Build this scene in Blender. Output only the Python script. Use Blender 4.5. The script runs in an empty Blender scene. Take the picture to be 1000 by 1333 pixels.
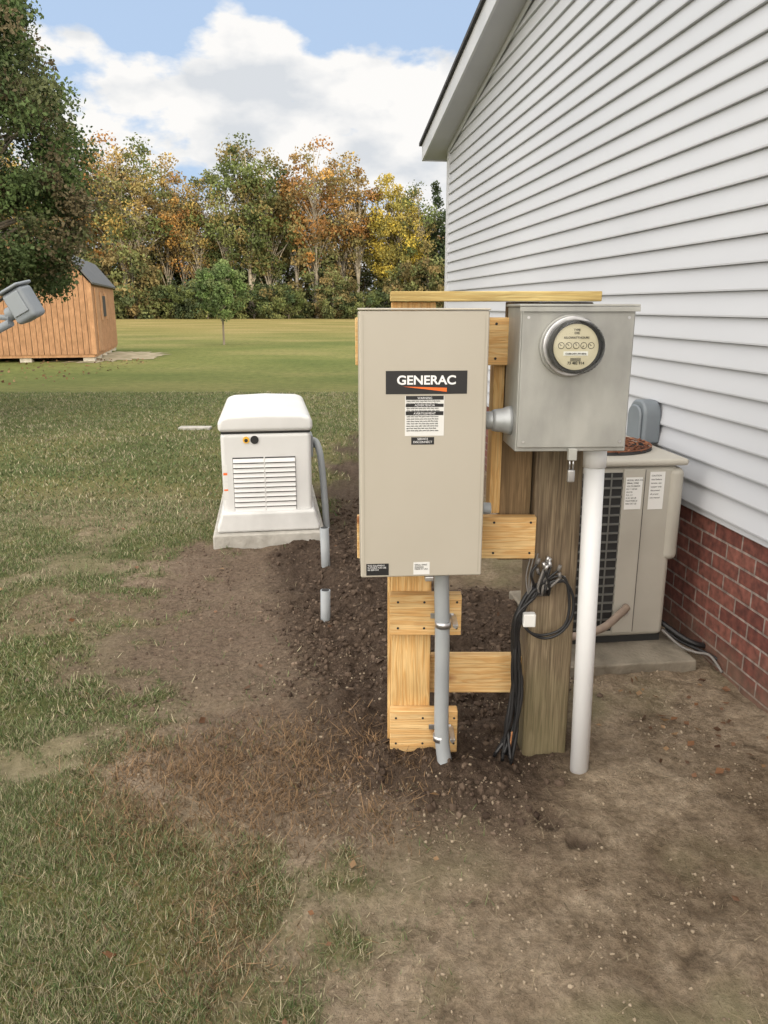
import bpy, math, random
import numpy as np
from mathutils import Vector, Matrix, Euler
random.seed(7); rng=np.random.default_rng(11)
R=math.radians
scene=bpy.context.scene
C=scene.collection

# ------------------------------------------------------------------ helpers
def link(o,parent=None):
    C.objects.link(o)
    if parent is not None: o.parent=parent
    return o
def empty(name,loc=(0,0,0),rz=0):
    e=bpy.data.objects.new(name,None); e.location=loc; e.rotation_euler=(0,0,rz); e.empty_display_size=.1
    return link(e)
def fast_mesh(name,V,F,mats=(),mi=None,col=None,smooth=False):
    V=np.asarray(V,dtype=np.float32); F=np.asarray(F,dtype=np.int32)
    me=bpy.data.meshes.new(name); n=F.shape[1]
    me.vertices.add(len(V)); me.vertices.foreach_set('co',V.ravel())
    me.loops.add(F.size); me.loops.foreach_set('vertex_index',F.ravel())
    me.polygons.add(len(F)); me.polygons.foreach_set('loop_start',np.arange(0,F.size,n,dtype=np.int32))
    try: me.polygons.foreach_set('loop_total',np.full(len(F),n,dtype=np.int32))
    except Exception: pass
    for m in mats: me.materials.append(m)
    if mi is not None: me.polygons.foreach_set('material_index',np.asarray(mi,dtype=np.int32))
    me.update(calc_edges=True)
    me.polygons.foreach_set('use_smooth',np.full(len(F),smooth))
    if col is not None:
        a=me.color_attributes.new('Col','FLOAT_COLOR','POINT')
        cc=np.ones((len(V),4),dtype=np.float32); cc[:,:3]=col
        a.data.foreach_set('color',cc.ravel())
    return me
def obj_from(name,verts,faces,mat=None,parent=None,smooth=False,bevel=0,seg=2):
    me=bpy.data.meshes.new(name); me.from_pydata([tuple(v) for v in verts],[],faces)
    if mat: me.materials.append(mat)
    me.validate()
    o=bpy.data.objects.new(name,me); link(o,parent)
    import bmesh
    bm=bmesh.new(); bm.from_mesh(me); bmesh.ops.recalc_face_normals(bm,faces=bm.faces); bm.to_mesh(me); bm.free()
    if smooth:
        for p in me.polygons: p.use_smooth=True
    if bevel:
        b=o.modifiers.new('b','BEVEL'); b.width=bevel; b.segments=seg; b.limit_method='ANGLE'; b.angle_limit=R(35)
        for p in me.polygons: p.use_smooth=True
        w=o.modifiers.new('w','WEIGHTED_NORMAL')
    return o
def box(name,x0,x1,y0,y1,z0,z1,mat,parent=None,bevel=0,seg=2,taper=None):
    v=[(x0,y0,z0),(x1,y0,z0),(x1,y1,z0),(x0,y1,z0),(x0,y0,z1),(x1,y0,z1),(x1,y1,z1),(x0,y1,z1)]
    if taper:
        cx,cy=(x0+x1)/2,(y0+y1)/2
        v=[p if p[2]==z0 else (p[0]-math.copysign(taper,p[0]-cx),p[1]-math.copysign(taper,p[1]-cy),p[2]) for p in v]
    f=[(0,3,2,1),(4,5,6,7),(0,1,5,4),(1,2,6,5),(2,3,7,6),(3,0,4,7)]
    return obj_from(name,v,f,mat,parent,bevel=bevel,seg=seg)
def prism_x(name,poly,x0,x1,mat,parent=None,bevel=0,seg=2):
    n=len(poly)
    v=[(x0,a,b) for a,b in poly]+[(x1,a,b) for a,b in poly]
    f=[tuple(range(n)),tuple(range(2*n-1,n-1,-1))]+[(i,(i+1)%n,n+(i+1)%n,n+i) for i in range(n)]
    return obj_from(name,v,f,mat,parent,bevel=bevel,seg=seg)
def prism_y(name,poly,y0,y1,mat,parent=None,bevel=0,seg=2):
    n=len(poly)
    v=[(a,y0,b) for a,b in poly]+[(a,y1,b) for a,b in poly]
    f=[tuple(range(n)),tuple(range(2*n-1,n-1,-1))]+[(i,(i+1)%n,n+(i+1)%n,n+i) for i in range(n)]
    return obj_from(name,v,f,mat,parent,bevel=bevel,seg=seg)
def tube_arr(P,rad,n=10,cap=True):
    P=[Vector(p) for p in P]; m=len(P)
    if not hasattr(rad,'__len__'): rad=[rad]*m
    V=[];F=[]; prev=None
    for i in range(m):
        t=(P[min(i+1,m-1)]-P[max(i-1,0)]).normalized()
        if prev is None:
            a=Vector((1,0,0)) if abs(t.x)<.8 else Vector((0,1,0)); u=(a-t*a.dot(t)).normalized()
        else: u=(prev-t*prev.dot(t)).normalized()
        prev=u; w=t.cross(u)
        for k in range(n):
            an=2*math.pi*k/n; V.append(P[i]+(u*math.cos(an)+w*math.sin(an))*rad[i])
    for i in range(m-1):
        for k in range(n):
            F.append((i*n+k,i*n+(k+1)%n,(i+1)*n+(k+1)%n,(i+1)*n+k))
    return V,F
def smooth_path(P,k=6):
    P=[Vector(p) for p in P]; out=[]
    for i in range(len(P)-1):
        p0=P[max(i-1,0)];p1=P[i];p2=P[i+1];p3=P[min(i+2,len(P)-1)]
        for j in range(k):
            t=j/k
            out.append(.5*((2*p1)+(p2-p0)*t+(2*p0-5*p1+4*p2-p3)*t*t+(3*p1-p0-3*p2+p3)*t**3))
    out.append(P[-1]); return out
def tube(name,P,rad,mat,parent=None,n=16,sm=0):
    if sm: P=smooth_path(P,sm)
    V,F=tube_arr(P,rad,n)
    m=len(P)
    F=F+[tuple(range(n)),tuple(range((m-1)*n,m*n))]
    o=obj_from(name,V,F,mat,parent)
    for p in o.data.polygons: p.use_smooth=len(p.vertices)==4
    return o
def disc_cyl(name,c,axis,r,depth,mat,parent=None,n=40,bevel=0,r2=None):
    c=Vector(c);a=Vector(axis).normalized()
    P=[c,c+a*depth]
    V,F=tube_arr(P,[r,r2 if r2 else r],n)
    F=F+[tuple(range(n)),tuple(range(n,2*n))]
    return obj_from(name,V,F,mat,parent,bevel=bevel)

# value noise
def _h(ix,iy,s):
    n=(ix.astype(np.int64)*374761393+iy.astype(np.int64)*668265263+s*1274126177)&0x7fffffff
    n=((n^(n>>13))*1274126177)&0x7fffffff
    n=(n^(n>>16))&0xffff
    return n/65535.0
def vnoise(x,y,s=0):
    ix=np.floor(x);iy=np.floor(y);fx=x-ix;fy=y-iy
    fx=fx*fx*(3-2*fx);fy=fy*fy*(3-2*fy)
    a=_h(ix,iy,s);b=_h(ix+1,iy,s);c=_h(ix,iy+1,s);d=_h(ix+1,iy+1,s)
    return (a*(1-fx)+b*fx)*(1-fy)+(c*(1-fx)+d*fx)*fy
def fbm(x,y,s=0,o=5):
    t=0;a=.5;w=0
    for i in range(o):
        t=t+a*vnoise(x,y,s+i*17);w+=a;a*=.5;x=x*2.03+3.1;y=y*2.03+1.7
    return t/w
def sst(a,b,x):
    t=np.clip((x-a)/(b-a),0,1);return t*t*(3-2*t)

# ------------------------------------------------------------------ materials
def newmat(name):
    m=bpy.data.materials.new(name);m.use_nodes=True
    nt=m.node_tree;b=nt.nodes['Principled BSDF'];return m,nt,b
def N(nt,t,**k):
    n=nt.nodes.new(t)
    for a,v in k.items(): setattr(n,a,v)
    return n
def mat(name,c1,c2=None,scale=8,rough=.6,metal=0,bump=0,bscale=None,stretch=(1,1,1),detail=4,lo=.35,hi=.65,spec=None):
    m,nt,b=newmat(name);L=nt.links
    b.inputs['Roughness'].default_value=rough;b.inputs['Metallic'].default_value=metal
    if spec is not None: b.inputs['Specular IOR Level'].default_value=spec
    if c2 is None and not bump:
        b.inputs['Base Color'].default_value=(*c1,1);return m
    tc=N(nt,'ShaderNodeTexCoord');mp=N(nt,'ShaderNodeMapping');mp.inputs['Scale'].default_value=stretch
    L.new(tc.outputs['Object'],mp.inputs[0])
    no=N(nt,'ShaderNodeTexNoise');no.inputs['Scale'].default_value=scale;no.inputs['Detail'].default_value=detail
    L.new(mp.outputs[0],no.inputs['Vector'])
    cr=N(nt,'ShaderNodeValToRGB');cr.color_ramp.elements[0].position=lo;cr.color_ramp.elements[1].position=hi
    cr.color_ramp.elements[0].color=(*c1,1);cr.color_ramp.elements[1].color=(*(c2 or c1),1)
    L.new(no.outputs['Fac'],cr.inputs[0]);L.new(cr.outputs[0],b.inputs['Base Color'])
    if bump:
        n2=N(nt,'ShaderNodeTexNoise');n2.inputs['Scale'].default_value=bscale or scale*3;n2.inputs['Detail'].default_value=4
        L.new(mp.outputs[0],n2.inputs['Vector'])
        bp=N(nt,'ShaderNodeBump');bp.inputs['Strength'].default_value=bump;bp.inputs['Distance'].default_value=.01
        L.new(n2.outputs['Fac'],bp.inputs['Height']);L.new(bp.outputs[0],b.inputs['Normal'])
    return m
def wood(name,c1,c2,axis,knot=True,weather=0,kc=(.16,.06,.02),freq=26,fib=.45,algae=False):
    m,nt,b=newmat(name);L=nt.links;b.inputs['Roughness'].default_value=.78
    st={'x':(1.2,16,16),'z':(16,16,1.2)}[axis]
    tc=N(nt,'ShaderNodeTexCoord');oi=N(nt,'ShaderNodeObjectInfo')
    ad=N(nt,'ShaderNodeVectorMath',operation='ADD')
    sc=N(nt,'ShaderNodeVectorMath',operation='SCALE');sc.inputs[3].default_value=7
    cx=N(nt,'ShaderNodeCombineXYZ')
    for i in range(3): L.new(oi.outputs['Random'],cx.inputs[i])
    L.new(cx.outputs[0],sc.inputs[0]);L.new(tc.outputs['Object'],ad.inputs[0]);L.new(sc.outputs[0],ad.inputs[1])
    mp=N(nt,'ShaderNodeMapping');mp.inputs['Scale'].default_value=st;L.new(ad.outputs[0],mp.inputs[0])
    no=N(nt,'ShaderNodeTexNoise');no.inputs['Scale'].default_value=3.2;no.inputs['Detail'].default_value=4;no.inputs['Distortion'].default_value=.6
    L.new(mp.outputs[0],no.inputs['Vector'])
    mul=N(nt,'ShaderNodeMath',operation='MULTIPLY');mul.inputs[1].default_value=freq
    L.new(no.outputs['Fac'],mul.inputs[0])
    si=N(nt,'ShaderNodeMath',operation='SINE');L.new(mul.outputs[0],si.inputs[0])
    ma=N(nt,'ShaderNodeMapRange');ma.inputs[1].default_value=-1;ma.inputs[2].default_value=1
    L.new(si.outputs[0],ma.inputs[0])
    mx=N(nt,'ShaderNodeMix',data_type='RGBA');mx.inputs[6].default_value=(*c1,1);mx.inputs[7].default_value=(*c2,1)
    L.new(ma.outputs[0],mx.inputs[0]);out=mx.outputs[2]
    n3=N(nt,'ShaderNodeTexNoise');n3.inputs['Scale'].default_value=5;L.new(ad.outputs[0],n3.inputs['Vector'])
    def mul_in(out,fac,f,c0,c1_,lo=.3,hi=.7):
        q=N(nt,'ShaderNodeMix',data_type='RGBA',blend_type='MULTIPLY');q.inputs[0].default_value=f
        r3=N(nt,'ShaderNodeValToRGB');r3.color_ramp.elements[0].position=lo;r3.color_ramp.elements[1].position=hi
        r3.color_ramp.elements[0].color=(*c0,1);r3.color_ramp.elements[1].color=(*c1_,1)
        L.new(fac,r3.inputs[0]);L.new(out,q.inputs[6]);L.new(r3.outputs[0],q.inputs[7]);return q.outputs[2]
    out=mul_in(out,n3.outputs['Fac'],.6,(.6,.58,.5),(1.1,1.1,1.1))
    mp4=N(nt,'ShaderNodeMapping');mp4.inputs['Scale'].default_value=tuple(v*(1.6 if v<2 else 7) for v in st);L.new(ad.outputs[0],mp4.inputs[0])
    n4=N(nt,'ShaderNodeTexNoise');n4.inputs['Scale'].default_value=2.5;n4.inputs['Detail'].default_value=3;L.new(mp4.outputs[0],n4.inputs['Vector'])
    out=mul_in(out,n4.outputs['Fac'],fib,(.45,.42,.38),(1.15,1.15,1.15),.35,.6)
    if algae:
        spz=N(nt,'ShaderNodeSeparateXYZ');L.new(tc.outputs['Object'],spz.inputs[0])
        za=N(nt,'ShaderNodeMath',operation='MULTIPLY_ADD');za.inputs[1].default_value=-.9;L.new(n3.outputs['Fac'],za.inputs[0]);L.new(spz.outputs[2],za.inputs[2])
        ra=N(nt,'ShaderNodeMapRange');ra.inputs[1].default_value=-.40;ra.inputs[2].default_value=.0;ra.inputs[3].default_value=.5;ra.inputs[4].default_value=0;L.new(za.outputs[0],ra.inputs[0])
        q=N(nt,'ShaderNodeMix',data_type='RGBA');q.inputs[7].default_value=(.13,.12,.05,1);L.new(ra.outputs[0],q.inputs[0]);L.new(out,q.inputs[6]);out=q.outputs[2]
    if knot:
        mp2=N(nt,'ShaderNodeMapping');mp2.inputs['Scale'].default_value={'x':(.55,1,1),'z':(1,1,.55)}[axis];L.new(ad.outputs[0],mp2.inputs[0])
        vo=N(nt,'ShaderNodeTexVoronoi');vo.inputs['Scale'].default_value=8;L.new(mp2.outputs[0],vo.inputs['Vector'])
        rr=N(nt,'ShaderNodeValToRGB');rr.color_ramp.elements[0].position=.08;rr.color_ramp.elements[1].position=.2
        rr.color_ramp.elements[0].color=(1,1,1,1);rr.color_ramp.elements[1].color=(0,0,0,1)
        L.new(vo.outputs['Distance'],rr.inputs[0])
        mk=N(nt,'ShaderNodeMix',data_type='RGBA');mk.inputs[7].default_value=(*kc,1)
        L.new(rr.outputs[0],mk.inputs[0]);L.new(out,mk.inputs[6]);out=mk.outputs[2]
    L.new(out,b.inputs['Base Color'])
    bp=N(nt,'ShaderNodeBump');bp.inputs['Strength'].default_value=.3+.5*weather;bp.inputs['Distance'].default_value=.003
    L.new(n4.outputs['Fac'] if weather else ma.outputs[0],bp.inputs['Height']);L.new(bp.outputs[0],b.inputs['Normal'])
    return m
def leafmat(name,transl=.3):
    m,nt,b=newmat(name);L=nt.links
    at=N(nt,'ShaderNodeAttribute',attribute_name='Col')
    L.new(at.outputs['Color'],b.inputs['Base Color']);b.inputs['Roughness'].default_value=.65;b.inputs['Specular IOR Level'].default_value=.25
    if transl:
        tr=N(nt,'ShaderNodeBsdfTranslucent');L.new(at.outputs['Color'],tr.inputs[0])
        mx=N(nt,'ShaderNodeMixShader');mx.inputs[0].default_value=transl
        L.new(b.outputs[0],mx.inputs[1]);L.new(tr.outputs[0],mx.inputs[2]);L.new(mx.outputs[0],nt.nodes['Material Output'].inputs[0])
    return m

M_beige=mat('beige_enamel',(.425,.39,.325),(.445,.41,.345),3,.42)
M_galv=mat('galvanized',(.28,.28,.265),(.44,.44,.41),9,.48,.45,.06,60,(1,1,.5),6,.3,.7)
M_galvpipe=mat('galv_pipe',(.36,.38,.39),(.45,.47,.48),9,.45,.4)
M_pvcgrey=mat('pvc_grey',(.27,.29,.305),(.33,.35,.36),6,.5)
M_pvcwhite=mat('pvc_white',(.68,.69,.70),(.78,.79,.80),4,.45,0,0,None,(1,1,.3))
M_white=mat('white_enamel',(.62,.62,.61),(.665,.665,.655),4,.4)
M_whitebase=mat('white_base',(.56,.56,.55),(.66,.66,.65),6,.6)
M_black=mat('black_plastic',(.012,.012,.013),None,rough=.45)
M_dark=mat('dark_gap',(.02,.02,.02),None,rough=.8)
M_label=mat('label_white',(.70,.70,.68),None,rough=.5)
M_textw=mat('text_white',(.8,.8,.8),None,rough=.6)
M_textb=mat('text_black',(.02,.02,.02),None,rough=.6)
M_orange=mat('orange_ink',(.85,.16,.02),None,rough=.5)
M_yellow=mat('yellow_ink',(.8,.45,.03),None,rough=.5)
M_steel=mat('zinc_steel',(.45,.45,.46),(.6,.6,.6),30,.35,.9)
M_conc=mat('concrete',(.32,.305,.27),(.45,.43,.39),10,.9,0,.5,60)
M_concd=mat('dirty_concrete',(.14,.12,.09),(.26,.23,.18),8,.9,0,.6,60)
M_acbeige=mat('ac_casing',(.36,.34,.295),(.42,.40,.35),3,.55)
M_pineX=wood('pine_x',(.76,.53,.255),(.66,.39,.15),'x',kc=(.28,.11,.035),fib=.35)
M_pineZ=wood('pine_z',(.76,.52,.235),(.64,.375,.135),'z',kc=(.24,.09,.025),fib=.35)
M_oldZ=wood('old_wood',(.26,.20,.13),(.17,.125,.08),'z',knot=False,weather=1,freq=18,fib=.7,algae=True)
M_oldZ2=wood('brown_board',(.28,.185,.095),(.19,.125,.06),'z',knot=False,weather=.5)
M_leaf=leafmat('foliage');M_bark=mat('bark',(.10,.085,.065),(.19,.165,.13),6,.9,0,.6,30,(1,1,.3))
M_barkpale=mat('bark_pale',(.19,.165,.125),(.38,.34,.27),3,.9,stretch=(1,1,.3))

# ------------------------------------------------------------------ camera, light, sky
cd=bpy.data.cameras.new('camera');cam=bpy.data.objects.new('camera',cd);link(cam)
cd.sensor_fit='VERTICAL';cd.sensor_height=24;cd.lens=24*1007/1333;cd.clip_end=2000;cd.clip_start=.05
cam.location=(0,0,1.5);cam.rotation_euler=(R(90-14.9),0,0);scene.camera=cam
EL=13.5
sd=bpy.data.lights.new('sun','SUN');sd.energy=3.8;sd.angle=R(6);sd.color=(1,.84,.60)
so=bpy.data.objects.new('sun',sd);link(so)
d=Vector((-.6*math.cos(R(EL)),.8*math.cos(R(EL)),-math.sin(R(EL))))
so.rotation_euler=d.to_track_quat('-Z','Y').to_euler();so.location=(10,-12,10)
w=bpy.data.worlds.new('World');scene.world=w;w.use_nodes=True;nt=w.node_tree;L=nt.links
bg=nt.nodes['Background'];bg.inputs[1].default_value=.15
sk=N(nt,'ShaderNodeTexSky',sky_type='NISHITA');sk.sun_disc=False;sk.sun_elevation=R(EL);sk.sun_rotation=R(143.1)
sk.air_density=1.0;sk.dust_density=1.2;sk.ozone_density=1.5
tc=N(nt,'ShaderNodeTexCoord')
mp=N(nt,'ShaderNodeMapping');mp.inputs['Scale'].default_value=(1,1,1.9);mp.inputs['Location'].default_value=(.35,0,.2)
L.new(tc.outputs['Generated'],mp.inputs[0])
n1=N(nt,'ShaderNodeTexNoise');n1.inputs['Scale'].default_value=6.5;n1.inputs['Detail'].default_value=7;n1.inputs['Roughness'].default_value=.52;n1.inputs['Distortion'].default_value=.05
L.new(mp.outputs[0],n1.inputs['Vector'])
sx=N(nt,'ShaderNodeSeparateXYZ');L.new(tc.outputs['Generated'],sx.inputs[0])
def wm(op,a,b=None,c=None):
    n=N(nt,'ShaderNodeMath',operation=op)
    for k,v in enumerate((a,b,c)):
        if v is None: continue
        if isinstance(v,(int,float)): n.inputs[k].default_value=v
        else: L.new(v,n.inputs[k])
    return n.outputs[0]
def wr(v,a,b,c,d_):
    n=N(nt,'ShaderNodeMapRange');n.interpolation_type='SMOOTHSTEP'
    for k,q in zip((1,2,3,4),(a,b,c,d_)): n.inputs[k].default_value=q
    L.new(v,n.inputs[0]);return n.outputs[0]
cov=wr(sx.outputs[2],.17,.36,.17,-.08)
cov=wm('MULTIPLY_ADD',sx.outputs[0],.12,cov)
cov=wm('ADD',n1.outputs['Fac'],cov)
cr=N(nt,'ShaderNodeValToRGB');cr.color_ramp.elements[0].position=.515;cr.color_ramp.elements[1].position=.585
L.new(cov,cr.inputs[0])
# cloud shading: bright rims where the cover is thin/high, soft grey-blue cores
n2=N(nt,'ShaderNodeTexNoise');n2.inputs['Scale'].default_value=10;n2.inputs['Detail'].default_value=6
mp2=N(nt,'ShaderNodeMapping');mp2.inputs['Scale'].default_value=(1,1,1.9);mp2.inputs['Location'].default_value=(.3,.1,.02)
L.new(tc.outputs['Generated'],mp2.inputs[0]);L.new(mp2.outputs[0],n2.inputs['Vector'])
cc=N(nt,'ShaderNodeValToRGB');cc.color_ramp.elements[0].position=.36;cc.color_ramp.elements[1].position=.55
cc.color_ramp.elements[0].color=(4.75,4.95,5.2,1);cc.color_ramp.elements[1].color=(6.6,6.5,6.35,1)
L.new(n2.outputs['Fac'],cc.inputs[0])
hz=N(nt,'ShaderNodeMix',data_type='RGBA');hz.inputs[0].default_value=.85;hz.inputs[7].default_value=(3.35,4.35,5.95,1)
L.new(sk.outputs[0],hz.inputs[6])
mc=N(nt,'ShaderNodeMix',data_type='RGBA');L.new(cr.outputs[0],mc.inputs[0]);L.new(hz.outputs[2],mc.inputs[6]);L.new(cc.outputs[0],mc.inputs[7])
# added fill light: unseen sky brightened overhead and behind / left of the viewer
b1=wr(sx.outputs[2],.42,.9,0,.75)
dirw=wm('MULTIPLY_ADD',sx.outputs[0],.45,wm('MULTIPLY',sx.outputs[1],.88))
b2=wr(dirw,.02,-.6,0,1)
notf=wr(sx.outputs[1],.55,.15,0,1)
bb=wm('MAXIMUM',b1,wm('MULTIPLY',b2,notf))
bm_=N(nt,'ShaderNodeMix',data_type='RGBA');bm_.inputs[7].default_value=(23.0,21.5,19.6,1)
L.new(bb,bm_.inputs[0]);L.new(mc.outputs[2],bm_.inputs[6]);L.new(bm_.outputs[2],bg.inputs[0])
scene.view_settings.view_transform='Standard';scene.view_settings.look='None';scene.view_settings.exposure=0

# ------------------------------------------------------------------ ground
def bnd(y):
    ys=[0,1.33,1.6,1.9,2.1,2.3,2.6,3,3.6,4.2,4.9,5.3,6,9.3,9.9,10.4]
    xs=[0.1,-.05,-.2,-.35,-.75,-1.3,-.85,-1.1,-1.3,-1.35,-1.35,-.5,-.5,-.42,.3,3]
    return np.interp(y,ys,xs)
def caps(x,y,ax,ay,bx,by,r,soft):
    px=x-ax;py=y-ay;dx=bx-ax;dy=by-ay
    t=np.clip((px*dx+py*dy)/(dx*dx+dy*dy),0,1)
    dd=np.hypot(px-dx*t,py-dy*t);return 1-sst(r-soft,r+soft,dd)
def masks(x,y):
    wv=(fbm(x*2.2,y*2.2,3)-.5)
    dirt=sst(-.22,.22,(x-bnd(y))+wv*.9+(fbm(x*9,y*9,8)-.5)*.7)
    dirt=dirt*(1-sst(10.2,10.8,y))
    patch=sst(.47,.60,fbm(x*1.6+5,y*1.6,21))*.8*sst(1.9,2.5,y)*(1-sst(4.6,7,y))
    dirt=np.maximum(dirt,patch)
    dark=np.maximum(caps(x,y,.20,2.48,-.30,4.6,.44,.2),caps(x,y,-.3,4.5,-.22,9.3,.38,.2)*.85)
    dark=np.maximum(dark,caps(x,y,.3,2.65,.5,3.6,.44,.2))
    dark=dark*sst(.1,.55,dark+wv*1.4)
    brown=np.maximum(caps(x,y,-.75,3.2,-.8,4.5,.6,.35)*.85,caps(x,y,-.5,2.5,.15,2.2,.34,.25)*.8)
    dry=caps(x,y,-.62,2.2,-.2,2.25,.30,.22)
    dry=np.maximum(dry,caps(x,y,-.45,1.9,-.38,1.5,.12,.12)*.5)
    return dirt,dark,brown,dry
def hgt(x,y):
    dirt,dark,brown,dry=masks(x,y)
    h=(fbm(x*1.1,y*1.1,40)-.5)*.04-.008
    lump=np.abs(fbm(x*11,y*11,41,4)-.5)
    h=h+dark*(.004+(fbm(x*12,y*12,43)-.45)*.075+lump*.06)+dirt*((fbm(x*6,y*6,42)-.5)*.035+(fbm(x*22,y*22,44,3)-.5)*.016)
    # back-filled trench left as a low mound toward the generator
    h=h+.06*caps(x,y,.12,2.95,-.22,4.5,.18,.18)*(.6+.8*fbm(x*4,y*4,49))
    ch_=caps(x,y,.75,1.5,.98,1.42,.10,.12)*sst(.35,.6,fbm(x*9,y*9,47));h=h+ch_*(fbm(x*26,y*26,46,3)-.45)*.045
    h=h+.05*np.exp(-((x-.12)**2/.035+(y-2.3)**2/.03))
    for hx,hy,hr,hd in ((.57,1.93,.032,.045),(.51,2.04,.04,.025),(.62,2.02,.03,.014),(.8,1.55,.05,.012)):
        rr=((x-hx)**2+(y-hy)**2)/hr**2*(1+.7*(fbm(x*30,y*30,61)-.5))
        h=h-hd*np.exp(-rr)+.35*hd*np.exp(-(np.sqrt(rr)-1.5)**2*3)*fbm(x*40,y*40,60)*1.6
    fade=1-sst(9,14,y)
    return h*fade
def axis_pts(lo,a,b,hi,step,g=1.09):
    mid=list(np.arange(a,b,step));l=[];s=step;p=a
    while p>lo: s*=g;p-=s;l.append(p)
    r=[];s=step;p=mid[-1]
    while p<hi: s*=g;p+=s;r.append(p)
    return np.array(l[::-1]+mid+r)
gx=axis_pts(-500,-1.6,1.7,500,.0115);gy=axis_pts(-60,1.1,4.0,900,.0115,1.06)
X,Y=np.meshgrid(gx,gy);nx,ny=len(gx),len(gy)
Z=hgt(X,Y)
V=np.stack([X,Y,Z],-1).reshape(-1,3)
i=np.arange(nx*ny).reshape(ny,nx)
F=np.stack([i[:-1,:-1],i[:-1,1:],i[1:,1:],i[1:,:-1]],-1).reshape(-1,4)
me=fast_mesh('ground',V,F,smooth=True)
MK=masks(X,Y)
hole=np.zeros_like(X)
for hx,hy,hr in ((.57,1.93,.04),(.51,2.04,.045)): hole=np.maximum(hole,np.exp(-((X-hx)**2+(Y-hy)**2)/hr**2))
br_=np.maximum(MK[2],hole)
for nm,a in zip(('dirt','dark','brown','dry'),(MK[0],np.maximum(MK[1],hole*.5),br_,MK[3])):
    at=me.attributes.new(nm,'FLOAT','POINT');at.data.foreach_set('value',a.astype(np.float32).ravel())
for nm,a in (('v1',fbm(X*2.3,Y*2.3,201,6)),('v2',fbm(X*1.7,Y*1.7,231,6)),('v3',fbm(X*1.1,Y*1.1,261,6))):
    at=me.attributes.new(nm,'FLOAT','POINT');at.data.foreach_set('value',a.astype(np.float32).ravel())
m,nt,b=newmat('ground_mat');L=nt.links
b.inputs['Roughness'].default_value=.95;b.inputs['Specular IOR Level'].default_value=.1
geo=N(nt,'ShaderNodeNewGeometry')
def noise(scale,detail=6,rough=.55):
    n=N(nt,'ShaderNodeTexNoise');n.inputs['Scale'].default_value=scale;n.inputs['Detail'].default_value=detail;n.inputs['Roughness'].default_value=rough
    L.new(geo.outputs['Position'],n.inputs['Vector']);return n.outputs['Fac']
def ramp(f,stops):
    c=N(nt,'ShaderNodeValToRGB');e=c.color_ramp.elements
    while len(e)<len(stops): e.new(.5)
    for k,(p,cl) in enumerate(stops): e[k].position=p;e[k].color=(*cl,1)
    L.new(f,c.inputs[0]);return c.outputs[0]
def mixc(f,a,bb,bt='MIX'):
    x=N(nt,'ShaderNodeMix',data_type='RGBA',blend_type=bt)
    if isinstance(f,float): x.inputs[0].default_value=f
    else: L.new(f,x.inputs[0])
    for s,v in ((6,a),(7,bb)):
        if isinstance(v,tuple): x.inputs[s].default_value=(*v,1)
        else: L.new(v,x.inputs[s])
    return x.outputs[2]
def attr(n): return N(nt,'ShaderNodeAttribute',attribute_name=n).outputs['Fac']
NF=noise(50,6,.75);NMD=noise(11,7,.75)
gN=ramp(NF,[(.3,(.045,.055,.02)),(.5,(.12,.125,.05)),(.7,(.24,.215,.12))])
gN=mixc(.8,gN,ramp(attr('v3'),[(.35,(.66,.76,.64)),(.65,(1.2,1.10,1.0))]),'MULTIPLY')
mpf=N(nt,'ShaderNodeMapping');mpf.inputs['Scale'].default_value=(.16,.26,1);L.new(geo.outputs['Position'],mpf.inputs[0])
nf=N(nt,'ShaderNodeTexNoise');nf.inputs['Scale'].default_value=1;nf.inputs['Detail'].default_value=6;L.new(mpf.outputs[0],nf.inputs['Vector'])
gF=ramp(nf.outputs['Fac'],[(.32,(.095,.12,.035)),(.5,(.135,.15,.048)),(.68,(.19,.18,.07))])
gG=ramp(nf.outputs['Fac'],[(.32,(.15,.14,.045)),(.5,(.20,.17,.062)),(.68,(.26,.205,.09))])
sp=N(nt,'ShaderNodeSeparateXYZ');L.new(geo.outputs['Position'],sp.inputs[0])
def mrange(a,b_):
    q=N(nt,'ShaderNodeMapRange');q.interpolation_type='SMOOTHSTEP';q.inputs[1].default_value=a;q.inputs[2].default_value=b_;L.new(sp.outputs[1],q.inputs[0]);return q.outputs[0]
gF=mixc(mrange(24,60),gF,gG)
gF=mixc(.9,gF,ramp(noise(5,6,.75),[(.3,(.55,.6,.55)),(.7,(1.35,1.3,1.28))]),'MULTIPLY')
gcol=mixc(mrange(6,20),gN,gF)
dN=ramp(NMD,[(.30,(.13,.10,.07)),(.46,(.265,.21,.15)),(.60,(.35,.285,.21)),(.72,(.46,.385,.295))])
dN=mixc(1.0,dN,ramp(attr('v1'),[(.35,(.68,.64,.60)),(.65,(1.12,1.10,1.07))]),'MULTIPLY')
dN=mixc(1.0,dN,ramp(NF,[(.35,(.66,.66,.66)),(.62,(1.12,1.12,1.12))]),'MULTIPLY')
al=ramp(attr('v2'),[(.52,(0,0,0)),(.68,(.5,.5,.5))])
dN=mixc(al,dN,(.20,.195,.10))
brn=ramp(NF,[(.3,(.075,.053,.038)),(.7,(.235,.175,.13))])
dN=mixc(attr('brown'),dN,brn)
dk=ramp(NF,[(.3,(.032,.022,.016)),(.7,(.115,.082,.06))])
dN=mixc(attr('dark'),dN,dk)
dryc=ramp(NF,[(.3,(.08,.05,.028)),(.7,(.25,.17,.10))])
gcol=mixc(attr('dry'),gcol,dryc)
col=mixc(attr('dirt'),gcol,dN)
L.new(col,b.inputs['Base Color'])
bp=N(nt,'ShaderNodeBump');bp.inputs['Strength'].default_value=1.0;bp.inputs['Distance'].default_value=.022
L.new(NF,bp.inputs['Height']);L.new(bp.outputs[0],b.inputs['Normal'])
me.materials.append(m)
ground=link(bpy.data.objects.new('ground',me))

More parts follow.
